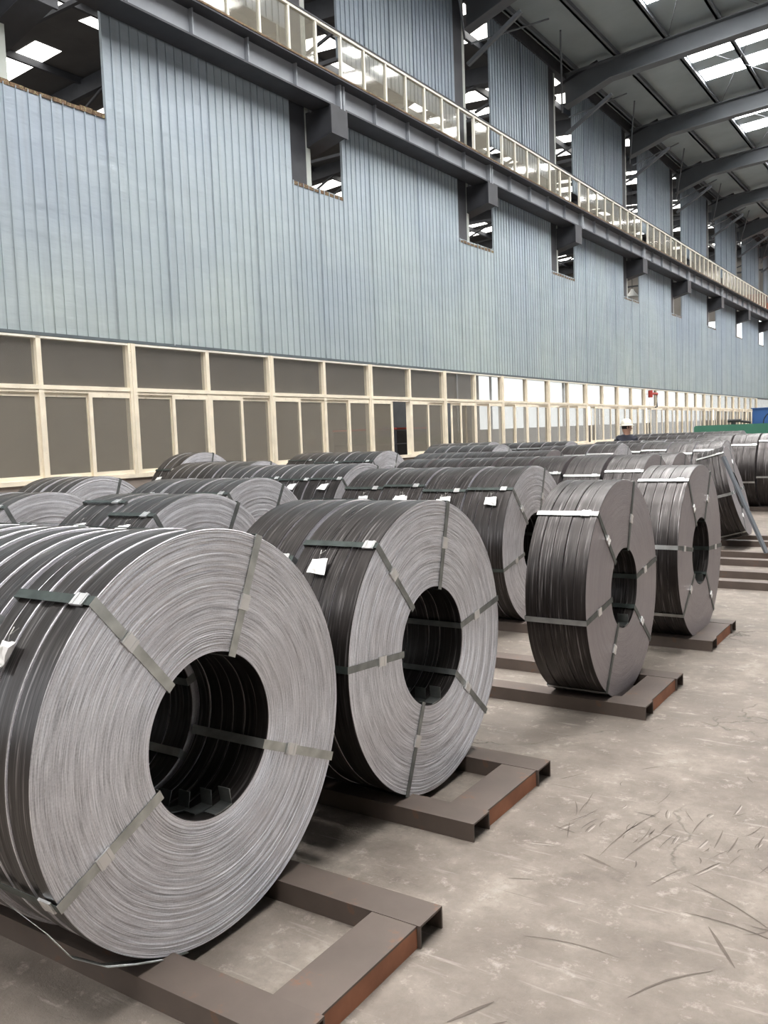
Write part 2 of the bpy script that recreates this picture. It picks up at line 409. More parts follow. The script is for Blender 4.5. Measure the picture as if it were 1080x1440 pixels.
# ------------------------------------------------------------------ windows of the left wall
ZS, ZTR, ZH = 1.17, 2.44, 3.09
WP = 1.515
OPEN = {5: 'right', 7: 'left', 13: 'left', 17: 'left', 24: 'left', 29: 'left', 31: 'right'}
Y0W = 7.06
fr_m = MB().box(-.08, .03, -.035, .035, ZS, ZH).mesh('mullion', M['cream'])
fr_t = MB().box(-.08, .04, -.065, .065, ZS, ZH).box(.02, .05, -.02, .02, ZS, ZH).mesh('mullion_thick', M['cream'])
tr_m = MB().box(-.08, .035, 0, WP, ZTR - .035, ZTR + .02).box(-.06, .02, 0, WP, ZTR - .075, ZTR - .035).mesh('transom_bar', M['cream'])
hd_m = MB().box(-.08, .03, 0, WP, ZH - .03, ZH).mesh('head_bar', M['white_frame'])
sl_m = MB().box(-.08, .05, 0, WP, ZS, ZS + .06).mesh('sill_bar', M['cream'])
tp_m = MB().box(-.03, -.024, .03, WP - .03, ZTR + .02, ZH - .03).mesh('transom_pane', M['glass_up'])
SW = WP / 2
def sash_mesh():
    t = .055; z0, z1 = ZS + .06, ZTR - .075
    return MB().box(-.012, .012, 0, t, z0, z1).box(-.012, .012, SW - t, SW, z0, z1).box(-.012, .012, t, SW - t, z1 - t, z1).box(-.012, .012, t, SW - t, z0, z0 + t).mesh('sash', M['cream'])
sh_m = sash_mesh()
pn_m = MB().box(-.003, .003, .055, SW - .055, ZS + .115, ZTR - .130).mesh('pane', M['glass'])
NW = 31
for i in range(-4, NW):
    y = Y0W + i * WP
    w = struct('window_%d' % (i + 5), None, (WX, y, 0))
    link('mullion_thick' if i % 2 else 'mullion', fr_t if i % 2 else fr_m, w)
    link('transom_bar', tr_m, w); link('head_bar', hd_m, w); link('sill_bar', sl_m, w); link('transom_pane', tp_m, w)
    op = OPEN.get(i)
    for side in (0, 1):
        yy = .02 if side == 0 else SW - .02
        xx = .012 if (side + i // 2) % 2 else -.022
        if op == 'right' and side == 1: yy = .10; xx = -.022
        if op == 'left' and side == 0: yy = SW - .42 if i == 7 else SW - .30; xx = -.022
        if op and not ((op == 'right') == (side == 1)): xx = .012
        s = link('sash', sh_m, w, (xx, yy, 0)); link('pane', pn_m, s)
# beyond the windows: a pale translucent sheet closes the strip
yend = Y0W + NW * WP
t1 = struct('window_%d' % (NW + 5), None, (WX, yend, 0))
link('mullion_thick', fr_t, t1)
bx('translucent_sheet', M['glass_up'], t1, -.03, -.02, .1, 66 - yend, 1.2, 3.09)

# ------------------------------------------------------------------ crane girder on the corbels
g = tag(link('crane_girder', None, None, (WX, 0, 7.56)), 'long blue grey steel crane girder on corbels along the clad wall', 'girder')
bx('bottom_flange', M['steel_dark'], g, .06, .52, 2, 66, 0, .03)  # darker than the web: shade beneath the girder is put into its colour
bx('web_plate', M['steel'], g, .40, .42, 2, 66, .03, .42)
bx('top_flange', M['steel_dark'], g, .06, .66, 2, 66, .42, .455)
bx('rusty_flange_edge', M['rust_edge'], g, .645, .67, 2, 66, .45, .48)
stf = MB().box(.42, .50, 0, .022, .03, .42).mesh('stiffener', M['steel'])
stw = MB().box(.42, .53, 0, .05, -.01, .44).box(.42, .53, .10, .15, -.01, .44).mesh('splice_plate', M['steel'])
for k in range(9):
    for j in range(5):
        yy = 13.28 + 6 * (k - 1) + j * 1.2
        link('splice_plate' if j == 0 else 'stiffener', stw if j == 0 else stf, g, (0, yy, 0))

# ------------------------------------------------------------------ glazed railing above the girder
gr = tag(link('glazed_railing', None, None, (WX + .36, 0, 8.045)), 'cream framed glazed railing running along the crane girder walkway', 'railing')
PP = .747
HR = .95
bx('top_rail', M['white_frame'], gr, -.035, .035, 4, 56, HR - .045, HR)
bx('cap_strip', M['steel_dark'], gr, -.05, .045, 4, 56, HR, HR + .03)
bx('bottom_rail', M['white_frame'], gr, -.03, .03, 4, 56, .0, .05)
po_m = MB().box(-.03, .03, -.022, .022, .05, HR - .045).mesh('post', M['white_frame'])
pa_m = MB().box(-.004, .004, .022, PP - .022, .05, HR - .045).mesh('pane', M['glass_rail'])
missing = {9, 16, 18, 25, 34, 42, 50}
for i in range(80):
    yy = 6.1 + i * PP
    if yy > 55.3: break
    link('post', po_m, gr, (0, yy, 0))
    if i not in missing: link('pane', pa_m, gr, (0, yy, 0))

# ------------------------------------------------------------------ roof of the hall
ceil = struct('ceiling', None, (0, 0, 0))
SL = .07; RX = 2.0
zr = lambda x: 12.28 + SL * (x + 10) if x <= RX else 12.28 + SL * (2 * RX - x + 10)
PX = [-9.7, -8.45, -7.05, -5.65, -4.25, -2.85, -1.45, -.05, 1.35, 2.7, 4.1, 5.5, 6.9, 8.3, 9.7, 11.1, 12.5, 13.8]
# roof sheets: one per gap between purlins and bay
RY = [COLY(k) for k in range(-4, 10)]
for bi in range(len(RY) - 1):
    ya, yb = RY[bi], RY[bi + 1]
    for a, b in zip([-10.2] + PX, PX + [14.4]):
        m_ = MB(); n = 1
        za, zb = zr(a), zr(b)
        m_.add([(a, ya, za), (b, ya, zb), (b, yb, zb), (a, yb, za), (a, ya, za + .05), (b, ya, zb + .05), (b, yb, zb + .05), (a, yb, za + .05)],
               [(0, 3, 2, 1), (4, 5, 6, 7), (0, 1, 5, 4), (1, 2, 6, 5), (2, 3, 7, 6), (3, 0, 4, 7)])
        m_.obj('roof_sheet', M['roof'], ceil)
for x in PX:
    z = zr(x)
    MB().box(x - .035, x + .035, RY[0], RY[-1], z - .20, z - .002).box(x - .035, x + .10, RY[0], RY[-1], z - .20, z - .185).obj('purlin', M['rafter'], ceil)
def rafter(y):
    mb = MB()
    def seg(xs, zs_top, zs_bot):
        for i in range(len(xs) - 1):
            a, b = xs[i], xs[i + 1]
            for (o0, o1, h0, h1) in ((-.012, .012, 0, None),):
                v = [(a, y + o, z) for o in (-.012, .012) for z in (zs_bot[i], zs_top[i])] + [(b, y + o, z) for o in (-.012, .012) for z in (zs_bot[i + 1], zs_top[i + 1])]
                mb.add(v, [(0, 1, 3, 2), (4, 6, 7, 5), (0, 4, 5, 1), (2, 3, 7, 6), (0, 2, 6, 4), (1, 5, 7, 3)])
            for zz, th in ((zs_bot, .03), (zs_top, -.03)):
                v = [(a, y - .17, zz[i]), (a, y + .17, zz[i]), (b, y + .17, zz[i + 1]), (b, y - .17, zz[i + 1])]
                v += [(p[0], p[1], p[2] + th) for p in v]
                mb.add(v, [(0, 1, 2, 3), (7, 6, 5, 4), (0, 4, 5, 1), (1, 5, 6, 2), (2, 6, 7, 3), (3, 7, 4, 0)])
    xs = [-10.0, -8.6, -4, RX, 8, 12.6, 14]
    top = [zr(x) - .21 for x in xs]; bot = [11.15, 11.62, 11.94, 12.38, 11.94, 11.62, 11.15]
    seg(xs, top, bot)
    o = mb.obj('rafter', M['rafter'], ceil)
    MB().bar((-10.0, y + .02, 10.40), (-8.60, y + .02, 11.22), .09, .09).obj('knee_brace', M['rafter'], o)
    return o
for y in RY: rafter(y)
# eaves tangle: tie rods and bracing near each column head
for y in RY[3:11]:
    mb = MB()
    mb.tube([(-9.95, y + .1, 10.9), (-9.0, y + 2.6, 12.1)], .025, 6).tube([(-9.95, y + 5.8, 10.9), (-9.0, y + 3.4, 12.1)], .025, 6)
    mb.obj('bracing_rod', M['rafter'], ceil)
    mb = MB().tube([(-6.9, y + .1, zr(-6.9) - .25), (-4.6, y + 5.9, zr(-4.6) - .25)], .012, 5).tube([(-6.9, y + 5.9, zr(-6.9) - .25), (-4.6, y + .1, zr(-4.6) - .25)], .012, 5)
    mb.obj('bracing_rod', M['rafter'], ceil)
bx('eaves_beam', M['steel_dark'], ceil, -10.15, -9.95, -4, 66, 11.95, 12.3)
# translucent strips
def strip(y0, y1, xa, xb):
    mb = MB(); za, zb = zr(xa) - .006, zr(xb) - .006
    mb.add([(xa, y0, za), (xb, y0, zb), (xb, y1, zb), (xa, y1, za), (xa, y0, za + .004), (xb, y0, zb + .004), (xb, y1, zb + .004), (xa, y1, za + .004)],
           [(0, 3, 2, 1), (4, 5, 6, 7), (0, 1, 5, 4), (1, 2, 6, 5), (2, 3, 7, 6), (3, 0, 4, 7)])
    mb.obj('translucent_strip', M['skylight'], ceil)
for y in RY[:-1]:
    for a, b in ((1.7, 2.55), (3.35, 4.25)):
        strip(y + a, y + b, -6.98, 1.3)

# ------------------------------------------------------------------ the rest of the hall (mostly outside the frame)
wr = struct('wall_right', None, (14, 0, 0))
bx('dado', M['far_wall'], wr, 0, .2, -12, 66, 0, .3)
bx('dado', M['far_wall'], wr, 0, .2, 15, 66, .3, 1.0); bx('dado', M['far_wall'], wr, 0, .2, -12, 0, .3, 1.0)
bx('upper_wall', M['far_wall'], wr, 0, .2, -12, 66, 6.5, 12.5)
bx('side_wall', M['far_wall'], wr, 0, .2, -12, 0, 1.0, 6.5); bx('side_wall', M['far_wall'], wr, 0, .2, 15, 66, 1.0, 6.5)
for k in range(14): bx('column', M['steel'], wr, -.2, -.01, -11 + 6 * k, -10.6 + 6 * k, 0, 12)
wf = struct('wall_back', None, (0, 66, 0))
bx('end_wall', M['far_wall'], wf, -10, 14, 0, .2, 5.0, 13)
bx('end_wall_pier', M['far_wall'], wf, -10, -4, 0, .2, 0, 5.0)
wb = struct('wall_front', None, (0, -12, 0))
bx('end_wall', M['far_wall'], wb, -10, 14, -.2, 0, 0, 13.4)

# ------------------------------------------------------------------ the neighbouring hall seen through the openings
nb = struct('ceiling', None)
SLN = .07
zn = lambda x: 12.9 + SLN * (-10 - x) if x > -22 else 12.9 + SLN * (12 - (-22 - x))
for bi in range(len(RY) - 1):
    ya, yb = RY[bi], RY[bi + 1]
    for a, b in ((-34, -22), (-22, -10.3)):
        za, zb = zn(a), zn(b)
        MB().add([(a, ya, za), (b, ya, zb), (b, yb, zb), (a, yb, za), (a, ya, za + .05), (b, ya, zb + .05), (b, yb, zb + .05), (a, yb, za + .05)],
                 [(0, 3, 2, 1), (4, 5, 6, 7), (0, 1, 5, 4), (1, 2, 6, 5), (2, 3, 7, 6), (3, 0, 4, 7)]).obj('roof_sheet', M['neighbour_dark'], nb)
    for a, b in ((-21, -11.2), (-33, -23)):
        for o0, o1 in ((1.9, 2.8), (3.6, 4.5)):
            za, zb = zn(a) - .01, zn(b) - .01
            MB().add([(a, ya + o0, za), (b, ya + o0, zb), (b, ya + o1, zb), (a, ya + o1, za), (a, ya + o0, za + .005), (b, ya + o0, zb + .005), (b, ya + o1, zb + .005), (a, ya + o1, za + .005)],
                     [(0, 3, 2, 1), (4, 5, 6, 7), (0, 1, 5, 4), (1, 2, 6, 5), (2, 3, 7, 6), (3, 0, 4, 7)]).obj('translucent_strip', M['skylight_dim'], nb)
    mb = MB()
    for a, b in ((-34, -22), (-22, -10.3)):
        mb.bar((a, ya, zn(a) - .35), (b, ya, zn(b) - .35), .2, .5)
    mb.obj('rafter', M['steel_dark'], nb)
    mb = MB()
    for x in range(-33, -10, 2):
        mb.bar((x, ya, zn(x) - 1.4 if x % 4 else zn(x) - .6), (x + 2, ya, zn(x + 2) - .6 if x % 4 else zn(x + 2) - 1.4), .07, .07)
    mb.bar((-34, ya, zn(-34) - 1.4), (-10.3, ya, zn(-10.3) - 1.4), .1, .1)
    mb.obj('truss_web', M['steel_dark'], nb)
for x in [-12.0, -13.6, -15.2, -16.8, -18.4, -20, -24, -26, -28, -30, -32]:
    bx('purlin', M['steel_dark'], nb, x - .05, x + .05, RY[0], RY[-1], zn(x) - .22, zn(x) - .012)
nw = struct('wall_left', None, (-34, 0, 0))
bx('far_side_wall', M['neighbour_dark'], nw, -.2, 0, -10, 66, 0, 13.5)
ne = struct('wall_back', None, (-22, 62, 0))
bx('end_dado', M['far_wall'], ne, -12, 11.5, 0, .2, 0, 2.0)
bx('end_gable', M['far_wall'], ne, -12, 11.5, 0, .2, 8.6, 14.5)
for x in range(-12, 12, 3): bx('end_post', M['steel'], ne, x, x + .12, -.05, .15, 2.0, 8.6)

# ------------------------------------------------------------------ coils
def strip_mesh(Ro, Ri, w, segs, front, face_mat, ridges, amp, seed, lump=1.):
    """one slit coil: ring about X from x=-w to x=0, wound edge on the +X side"""
    rd = random.Random(seed)
    pr = []; ms = []
    # outer surface, back to front, with a few raised wraps
    b = .0021 if lump > .8 else .002
    pr += [(-w, Ro - b)]; ms += [1 if lump > .8 else 0]
    pr += [(-w + b, Ro)]; ms += [0]
    for t in (.34, .66):
        pr += [(-w * (1 - t), Ro + rd.uniform(-.0012, .0018) * lump)]; ms += [0]
    pr += [(-b, Ro)]; ms += [1 if lump > .8 else 0]
    pr += [(0, Ro - b)]; ms += [1]
    for i in range(1, ridges):
        r = Ro - b - (Ro - b - Ri - b) * i / ridges
        pr.append((rd.uniform(-amp, amp) if front else 0., r)); ms.append(1)
    pr += [(0, Ri + b)]; ms += [0]
    pr += [(-b, Ri)]; ms += [0]
    pr += [(-w + b, Ri)]; ms += [0]
    pr += [(-w, Ri + b)]; ms += [1]
    return MB().lathe_x(pr, segs, ms).mesh('strip_coil', [M['outer'], face_mat], 28)

def strap_mesh(Ro, Ri, w, bw, th=.0016, e=.002):
    mb = MB()
    """band looped through the bore, in the local plane y=radial direction"""
    pts = [(e, Ro + e), (e, Ri - e), (-w - e, Ri - e), (-w - e, Ro + e)]
    nrm = [(1, 1), (1, -1), (-1, -1), (-1, 1)]
    vs = []; 
    for (x, r), (nx, nr) in zip(pts, nrm):
        for z in (-bw / 2, bw / 2):
            vs.append((x, r, z)); vs.append((x + nx * th, r + nr * th, z))
    fs = []
    for i in range(4):
        a = i * 4; c = ((i + 1) % 4) * 4
        fs += [(a, a + 2, c + 2, c), (a + 1, c + 1, c + 3, a + 3), (a, c, c + 1, a + 1), (a + 2, a + 3, c + 3, c + 2)]
    mb.add(vs, fs); mb.mi[12:16] = [1] * 4
    return mb

SEAL = MB().box(-.001, .006, -.026, .026, -.020, .020).box(.004, .0075, -.020, -.012, -.021, .021).box(.004, .0075, .012, .020, -.021, .021).mesh('seal', M['seal'])
SEAL_S = MB().box(-.001, .006, -.020, .020, -.015, .015).box(.004, .0075, -.016, -.009, -.016, .016).mesh('seal', M['seal'])

def tag_part(root, R, w, ang, xo, size=(.085, .06), twist=.1, crumple=.0, mat='tag'):
    """paper tag wired to the strap on the outer surface"""
    rd = random.Random(int(ang * 10 + xo * 1000))
    a = math.radians(ang); n = 5; mb = MB()
    er = Vector((0, math.cos(a), math.sin(a))); et = Vector((0, -math.sin(a), math.cos(a)))   # et rises with angle (towards the wall side)
    o = er * (R + .012)
    dn = et if math.cos(a) < 0 else -et
    W, H = size
    vs = []
    for k in (0, .0012):
        for j in range(n):
            for i in range(n):
                s, t = i / (n - 1) - .5, j / (n - 1)
                p = o + Vector((1, 0, 0)) * (s * W + twist * t * W) + dn * (.03 + t * H) + er * (k + .006 * math.sin(s * 4 + t * 3) + .012 * t * (1 - t) + crumple * rd.uniform(-.02, .02))
                vs.append(p)
    fs = []
    for j in range(n - 1):
        for i in range(n - 1):
            q = j * n + i; fs.append((q, q + 1, q + n + 1, q + n)); fs.append((q + n * n, q + n * n + n, q + n * n + n + 1, q + n * n + 1))
    for i in range(n - 1):
        fs += [(i, n * n + i, n * n + i + 1, i + 1), ((n - 1) * n + i, (n - 1) * n + i + 1, n * n + (n - 1) * n + i + 1, n * n + (n - 1) * n + i),
               (i * n, (i + 1) * n, n * n + (i + 1) * n, n * n + i * n), (i * n + n - 1, n * n + i * n + n - 1, n * n + (i + 1) * n + n - 1, (i + 1) * n + n - 1)]
    t = mb.add(vs, fs).obj('paper_tag', M[mat], root, (xo, 0, 0))
    MB().tube([o + er * .004 - dn * .012 + Vector((.012, 0, 0)), o + er * .012 + dn * .015, o + dn * .032 + er * .006], .0016, 5).tube([o + er * .004 - dn * .012 - Vector((.012, 0, 0)), o + er * .012 + dn * .015], .0016, 5).obj('tie_wire', M['wire'], t)
    return t

def tail_mesh(Ri, w, a0, flap):
    """inner end of a strip: lies on the bore, then its last bit is bent up towards the centre"""
    pts = []
    for k in range(5):
        a = a0 - .30 + .30 * k / 4; pts.append(((Ri - .003) * math.cos(a), (Ri - .003) * math.sin(a)))
    er = (-math.cos(a0), -math.sin(a0)); et = (-math.sin(a0), math.cos(a0))
    p = pts[-1]; pts.append((p[0] + er[0] * flap + et[0] * .008, p[1] + er[1] * flap + et[1] * .008))
    n = len(pts); vs = []
    for k, (y, z) in enumerate(pts):
        o = (er[0] * .004, er[1] * .004) if k < n - 1 else (-et[0] * .004, -et[1] * .004)
        for x in (0, w):
            vs += [(-x, y, z), (-x, y + o[0], z + o[1])]
    fs = []
    for k in range(n - 1):
        a, c = k * 4, k * 4 + 4
        fs += [(a, a + 2, c + 2, c), (a + 1, c + 1, c + 3, a + 3), (a, c, c + 1, a + 1), (a + 2, a + 3, c + 3, c + 2)]
    fs += [(0, 1, 3, 2), (4 * n - 4, 4 * n - 2, 4 * n - 1, 4 * n - 3)]
    return MB().add(vs, fs).mesh('inner_tail', M['strap_mid'])

COILS = []
def build_coil(R, Ri, w, n, segs, ridges, amp, angles, face='face', strap='strap', bw=.03, seed=1, dark_from=None, tails=True, jitter=.004, seals=True, step=1., strap_out=None):
    rd = random.Random(seed)
    root = link('steel_coil', None)
    sw = w / n
    shared = {}
    for i in range(n):
        kind = 0 if i == 0 else 1 + i % 2
        if kind not in shared:
            shared[kind] = strip_mesh(R - (0 if i == 0 else (.004 + .005 * (kind - 1)) * step), Ri + (0 if i == 0 else .004 * step), sw - .002, segs, i == 0, M[face], ridges if i == 0 else 3, amp, seed * 10 + kind, step)
        s = link('strip_coil', shared[kind], root, (-i * sw, rd.uniform(-jitter, jitter) if i else 0, rd.uniform(-jitter, jitter) * .6 if i else 0))
        s.rotation_euler = (rd.uniform(0, 6.28), 0, 0)
    if tails:
        for i in range(n):
            link('inner_tail', tail_mesh(Ri + .002, sw - .006, math.radians(-76 - 9 * i + rd.uniform(-3, 3)), .055), root, (-i * sw - .001, 0, 0))
    for j, an in enumerate(angles):
        dk = strap if not (dark_from and j in dark_from) else 'strap_dark'
        s = strap_mesh(R + .003, Ri - .008, w, bw).obj('strap', [M[dk], M[strap_out or 'strap_dark']], root)
        s.rotation_euler = (math.radians(an), 0, 0)
        if seals:
            e = link('seal', SEAL if bw > .026 else SEAL_S, s, (.003, Ri + (R - Ri) * rd.uniform(.35, .62), 0))
            if j % 3 == 0:
                link('seal', SEAL if bw > .026 else SEAL_S, s, (-w * rd.uniform(.08, .2), R + .0045, 0), (0, 0, PI / 2))
    return root

def copy_tree(o, parent=None):
    c = o.copy(); C.objects.link(c)
    if parent: c.parent = parent
    for ch in list(o.children): copy_tree(ch, c)
    return c
def spin_straps(root, d):
    for ch in root.children:
        if ch.name.startswith('strap'): ch.rotation_euler = (ch.rotation_euler.x + d, 0, 0)

SK_H = .075; RAIL = .14; GAP = .49
def zc(R): return SK_H - (R - math.sqrt(R * R - (GAP / 2) ** 2)) + R + .001
rail_cache = {}
def skid(xf, length, yc, label, xw=.012, cross_back=True, group=None, rails=(0, 1)):
    t = thing('coil_skid', label, 'skid', (xf, yc, 0), group)
    h = SK_H; th = .007
    key = round(length, 2)
    if key not in rail_cache:
        rail_cache[key] = MB().box(-length, 0, 0, RAIL, h - th, h).box(-length, 0, 0, th, 0, h - th).box(-length, 0, RAIL - th, RAIL, 0, h - th).mesh('channel_rail', M['skid'])
    for k, y in enumerate((-GAP / 2 - RAIL, GAP / 2)):
        link('channel_rail', rail_cache[key], t, (0, y, 0))
    if 'x' not in rail_cache:
        rail_cache['x'] = MB().box(-.17, 0, -GAP / 2, GAP / 2, h - th - .002, h - .002).box(-th, 0, -GAP / 2, GAP / 2, 0, h - th - .002, 1).box(-.17, -.17 + th, -GAP / 2, GAP / 2, 0, h - th - .002).mesh('cross_channel', [M['skid'], M['skid_rust']])
        rail_cache['y'] = MB().box(-.01, 0, -GAP / 2 - RAIL, -GAP / 2, 0.004, h - .012).mesh('end_lip', M['skid_rust'])
    link('cross_channel', rail_cache['x'], t, (-xw, 0, 0))
    # rusty stub filling the front rail beside the cross channel
    link('cross_channel', rail_cache['x'], t, (-length + .35, 0, 0))
    return t

GRP = 'slit steel coil bundles'
def place(root, X, Y, R, label, rot=None, z=None):
    root.location = (X, Y, zc(R) if z is None else z)
    if rot: root.rotation_euler = rot
    tag(root, label, 'coil', GRP); return root

# --- the four coils at the aisle
c1 = place(build_coil(.655, .262, .335, 6, 144, 110, .0013, (130, 67, -4 - 20, -154), bw=.032, seed=3, dark_from=None), -1.97, 1.93, .655, 'nearest big coil bundle with bright edge, a loose strap under it')
tag_part(c1, .655, .33, 141, -.215, (.06, .085), -.3, .6)
# loose strap end hanging under the nearest coil
mb = MB(); pts = [(-.30, -143), (-.16, -140), (-.06, -137), (.004, -131), (.006, -122), (.006, -112), (.004, -104)]
vs = []
for i, (x, a) in enumerate(pts):
    rr = .655 + (.012, .03, .055, .04, .018, .008, .004)[i]; a = math.radians(a)
    p = Vector((x, rr * math.cos(a), rr * math.sin(a)))
    vs += [p, p + Vector((-.026, 0, .004))]
fs = [(i * 2, i * 2 + 1, i * 2 + 3, i * 2 + 2) for i in range(len(pts) - 1)]
lo = mb.add(vs, fs).obj('loose_strap', M['strap'], c1, smooth=60)
so = lo.modifiers.new('thickness', 'SOLIDIFY'); so.thickness = .002
c2 = place(build_coil(.647, .262, .365, 6, 128, 90, .0013, (130, 75, 9, -42, -114, 176), strap='strap_mid', bw=.028, seed=5, step=.6, jitter=.003), -1.95, 3.28, .647, 'second nearest coil bundle, square white tag hanging from its upper strap')
tag_part(c2, .647, .36, 135, -.235, (.085, .075), .15)
c3 = place(build_coil(.64, .235, .35, 5, 112, 40, .0006, (132, 72, 8, -40, -122, -172), face='face_dull', strap='strap_dark', strap_out='strap_bright', bw=.03, seed=8, jitter=.001, step=.25), -1.66, 5.02, .64, 'lone narrow coil bundle with dull grey edge standing on third skid')
c4 = place(build_coil(.645, .25, .355, 5, 112, 36, .0005, (122, 62, -3, -53, -142, 171), face='face_dull', strap='strap_dark', strap_out='strap_bright', bw=.03, seed=12, jitter=.001, step=.25), -1.63, 6.70, .645, 'lone coil bundle with dull edge just behind the coil on third skid')

# --- stock coils, copied
proto = {}
def stock(kind, R, w):
    key = (kind, R, w)
    if key not in proto:
        if kind == 'worn':
            proto[key] = build_coil(R, .26, w, 6, 96, 44, .0013, (132, 72, 12, -48, -108, -168), bw=.03, seed=77, tails=False, step=.9)
        elif kind == 'mid':
            proto[key] = build_coil(R, .26, w, 6, 80, 44, .0018, (132, 72, 12, -48, -108, -168), strap='strap_mid', bw=.028, seed=int(R * 1000), tails=False, step=.7)
        elif kind == 'midb':
            proto[key] = build_coil(R, .26, w, 4, 72, 30, .001, (131, 71, 11, -49, -109, -169), strap='strap_dark', strap_out='strap_bright', face='face_dull', bw=.032, seed=int(R * 1000) + 1, tails=False, step=.25, jitter=.001)
        else:
            proto[key] = build_coil(R, .26, w, 4, 56, 12, .001, (128, 68, 8, -52, -112, -172), strap='strap_mid', strap_out='strap_bright', step=.5, jitter=.002, bw=.035, seed=int(R * 1000) + 2, tails=False, seals=False)
        return proto[key]
    return copy_tree(proto[key])
ORD = ['first', 'second', 'third', 'fourth', 'fifth', 'sixth', 'seventh', 'eighth', 'ninth', 'tenth']
tag_no = [0]
def stack(X, Y, R, w, n, kind, where, tags=(), start=0, gap=.015, dy=.012):
    for i in range(n):
        o = stock(kind, R, w)
        place(o, X - i * (w + gap), Y + random.uniform(-dy, dy), R, '%s coil from the aisle, %s' % (ORD[i + start], where) if n + start > 1 else 'lone coil ' + where)
        d = random.uniform(-.10, .10) - (.16 if X == -3.60 else 0); spin_straps(o, d)
        if i in tags:
            tag_no[0] += 1
            tag_part(o, R, w, 137 + math.degrees(d) + random.uniform(-1, 3), -w * random.uniform(.3, .6), (.10, .08), random.uniform(-.3, .3), random.uniform(0, .3), 'tag')

stack(-2.325, 1.93, .65, .35, 3, 'worn', 'of the nearest row', start=1)
stack(-2.335, 3.28, .647, .365, 1, 'mid', 'of the second row, against the tagged coil', start=1)
stack(-3.60, 3.52, .65, .36, 2, 'mid', 'of the group behind the second row gap', tags=(0,))
stack(-5.06, 3.56, .65, .36, 4, 'mid', 'of the group at the picture edge below the windows')
stack(-4.64, 5.18, .65, .36, 3, 'mid', 'of the third row beyond its empty skid', tags=(1,))
stack(-6.72, 5.32, .66, .36, 2, 'mid', 'of the pale edged pair near the wall')
stack(-2.95, 6.70, .65, .40, 4, 'mid', 'of the fourth row with three white tags', tags=(0, 1, 2))
stack(-5.25, 7.55, .66, .41, 4, 'mid', 'of the low group with pale tags before the windows', tags=(0, 1, 2))
stack(-7.30, 8.25, .675, .42, 3, 'mid', 'of the dark tagged group before thick mullions', tags=(0, 1, 2))
stack(-8.82, 8.75, .735, .40, 1, 'mid', 'of tall diameter nearest the wall windows', tags=(0,))
stack(-2.72, 9.30, .65, .40, 7, 'midb', 'of the evenly spaced fifth row', gap=.045)
stack(-7.35, 11.2, .69, .55, 3, 'mid', 'of the wide group below the open window', tags=(2,))
stack(-2.85, 10.80, .635, .36, 1, 'midb', 'with shiny rim peeping over the lone coil by its skid')
stack(-4.60, 11.10, .665, .40, 5, 'midb', 'of the sixth row behind the evenly spaced row', tags=(4,))
stack(-4.2, 12.7, .68, .40, 3, 'low', 'of the seventh row')
stack(-6.3, 13.0, .70, .42, 3, 'low', 'of the seventh row nearer the wall')
stack(-3.1, 14.4, .67, .40, 5, 'low', 'of the eighth row', tags=(1,))
stack(-5.7, 14.5, .70, .42, 3, 'low', 'of the eighth row nearer the wall')
stack(-7.6, 15.3, .71, .42, 3, 'low', 'of the eighth row against the wall')
stack(-3.6, 16.02, .68, .42, 5, 'low', 'of the ninth row in front of the worker')
stack(-1.75, 17.6, .70, .44, 5, 'midb', 'of the tall dark row at the aisle edge', gap=.03)
stack(-3.9, 19.4, .70, .40, 6, 'low', 'of the tenth row behind the worker', tags=(1,))
stack(-4.2, 21.2, .72, .40, 7, 'low', 'of the last row before the green machine')

# --- the leaning coil and its prop bar
L = build_coil(.60, .25, .34, 5, 96, 24, .0005, (120, 60, 0, -60, -120, 180), face='face_dull', strap='strap_dark', strap_out='strap_bright', bw=.035, seed=33, tails=False, step=.25, jitter=.001)
lean = math.radians(-15)
place(L, -2.46, 12.06, .60, 'coil bundle leaning backwards on the far skids beside a steel bar', rot=(0, lean, math.radians(4)), z=.75)
pb = tag(MB().bar((-2.44, 11.15, 1.22), (-1.90, 10.85, .10), .05, .03).obj('prop_bar', M['rafter']), 'long thin steel bar propped against the leaning coil', 'bar')

# --- skids
skid(-1.395, 2.9, 1.93 + .03, 'nearest coil skid, under the coil with the loose strap')
skid(-1.585, 1.9, 3.28 + .03, 'coil skid carrying the coil with the square white tag')
skid(-1.435, 3.9, 5.02 + .03, 'third coil skid, partly empty behind its lone coil')
skid(-1.47, 3.4, 6.70 + .03, 'fourth coil skid, shared by lone coil and tagged stack')
skid(-1.15, 2.2, 9.30, 'far empty coil skid ending under the evenly spaced coils')
skid(-1.0, 2.4, 10.80, 'far coil skid under the small shiny rimmed coil')
skid(-.9, 2.7, 12.5, 'far coil skid behind the leaning coil')
def hidden_skid(x, y, l, label): skid(x, l, y, label)
hidden_skid(-3.5, 3.52, 1.0, 'short skid under the second group of second row')
hidden_skid(-4.95, 3.56, 1.8, 'short skid under the edge group below the windows')
hidden_skid(-6.6, 5.32, 1.0, 'short skid under the pale edged pair')
hidden_skid(-5.15, 7.55, 2.0, 'skid under the low tagged group')
hidden_skid(-7.2, 8.25, 1.4, 'skid under the dark tagged group')
hidden_skid(-8.7, 8.75, .8, 'skid under the tall coil by the windows')
hidden_skid(-3.4, 9.30, 2.7, 'rear skid under the evenly spaced row')
hidden_skid(-7.25, 11.2, 2.0, 'skid under the wide group below open window')
hidden_skid(-4.5, 11.1, 2.3, 'skid under the sixth row')
hidden_skid(-4.1, 12.7, 1.5, 'skid under the seventh row')
hidden_skid(-6.2, 13.0, 1.5, 'skid under the wall end of seventh row')
hidden_skid(-3.0, 14.4, 2.4, 'skid under the eighth row')
hidden_skid(-5.6, 14.5, 1.6, 'skid under the middle of eighth row')
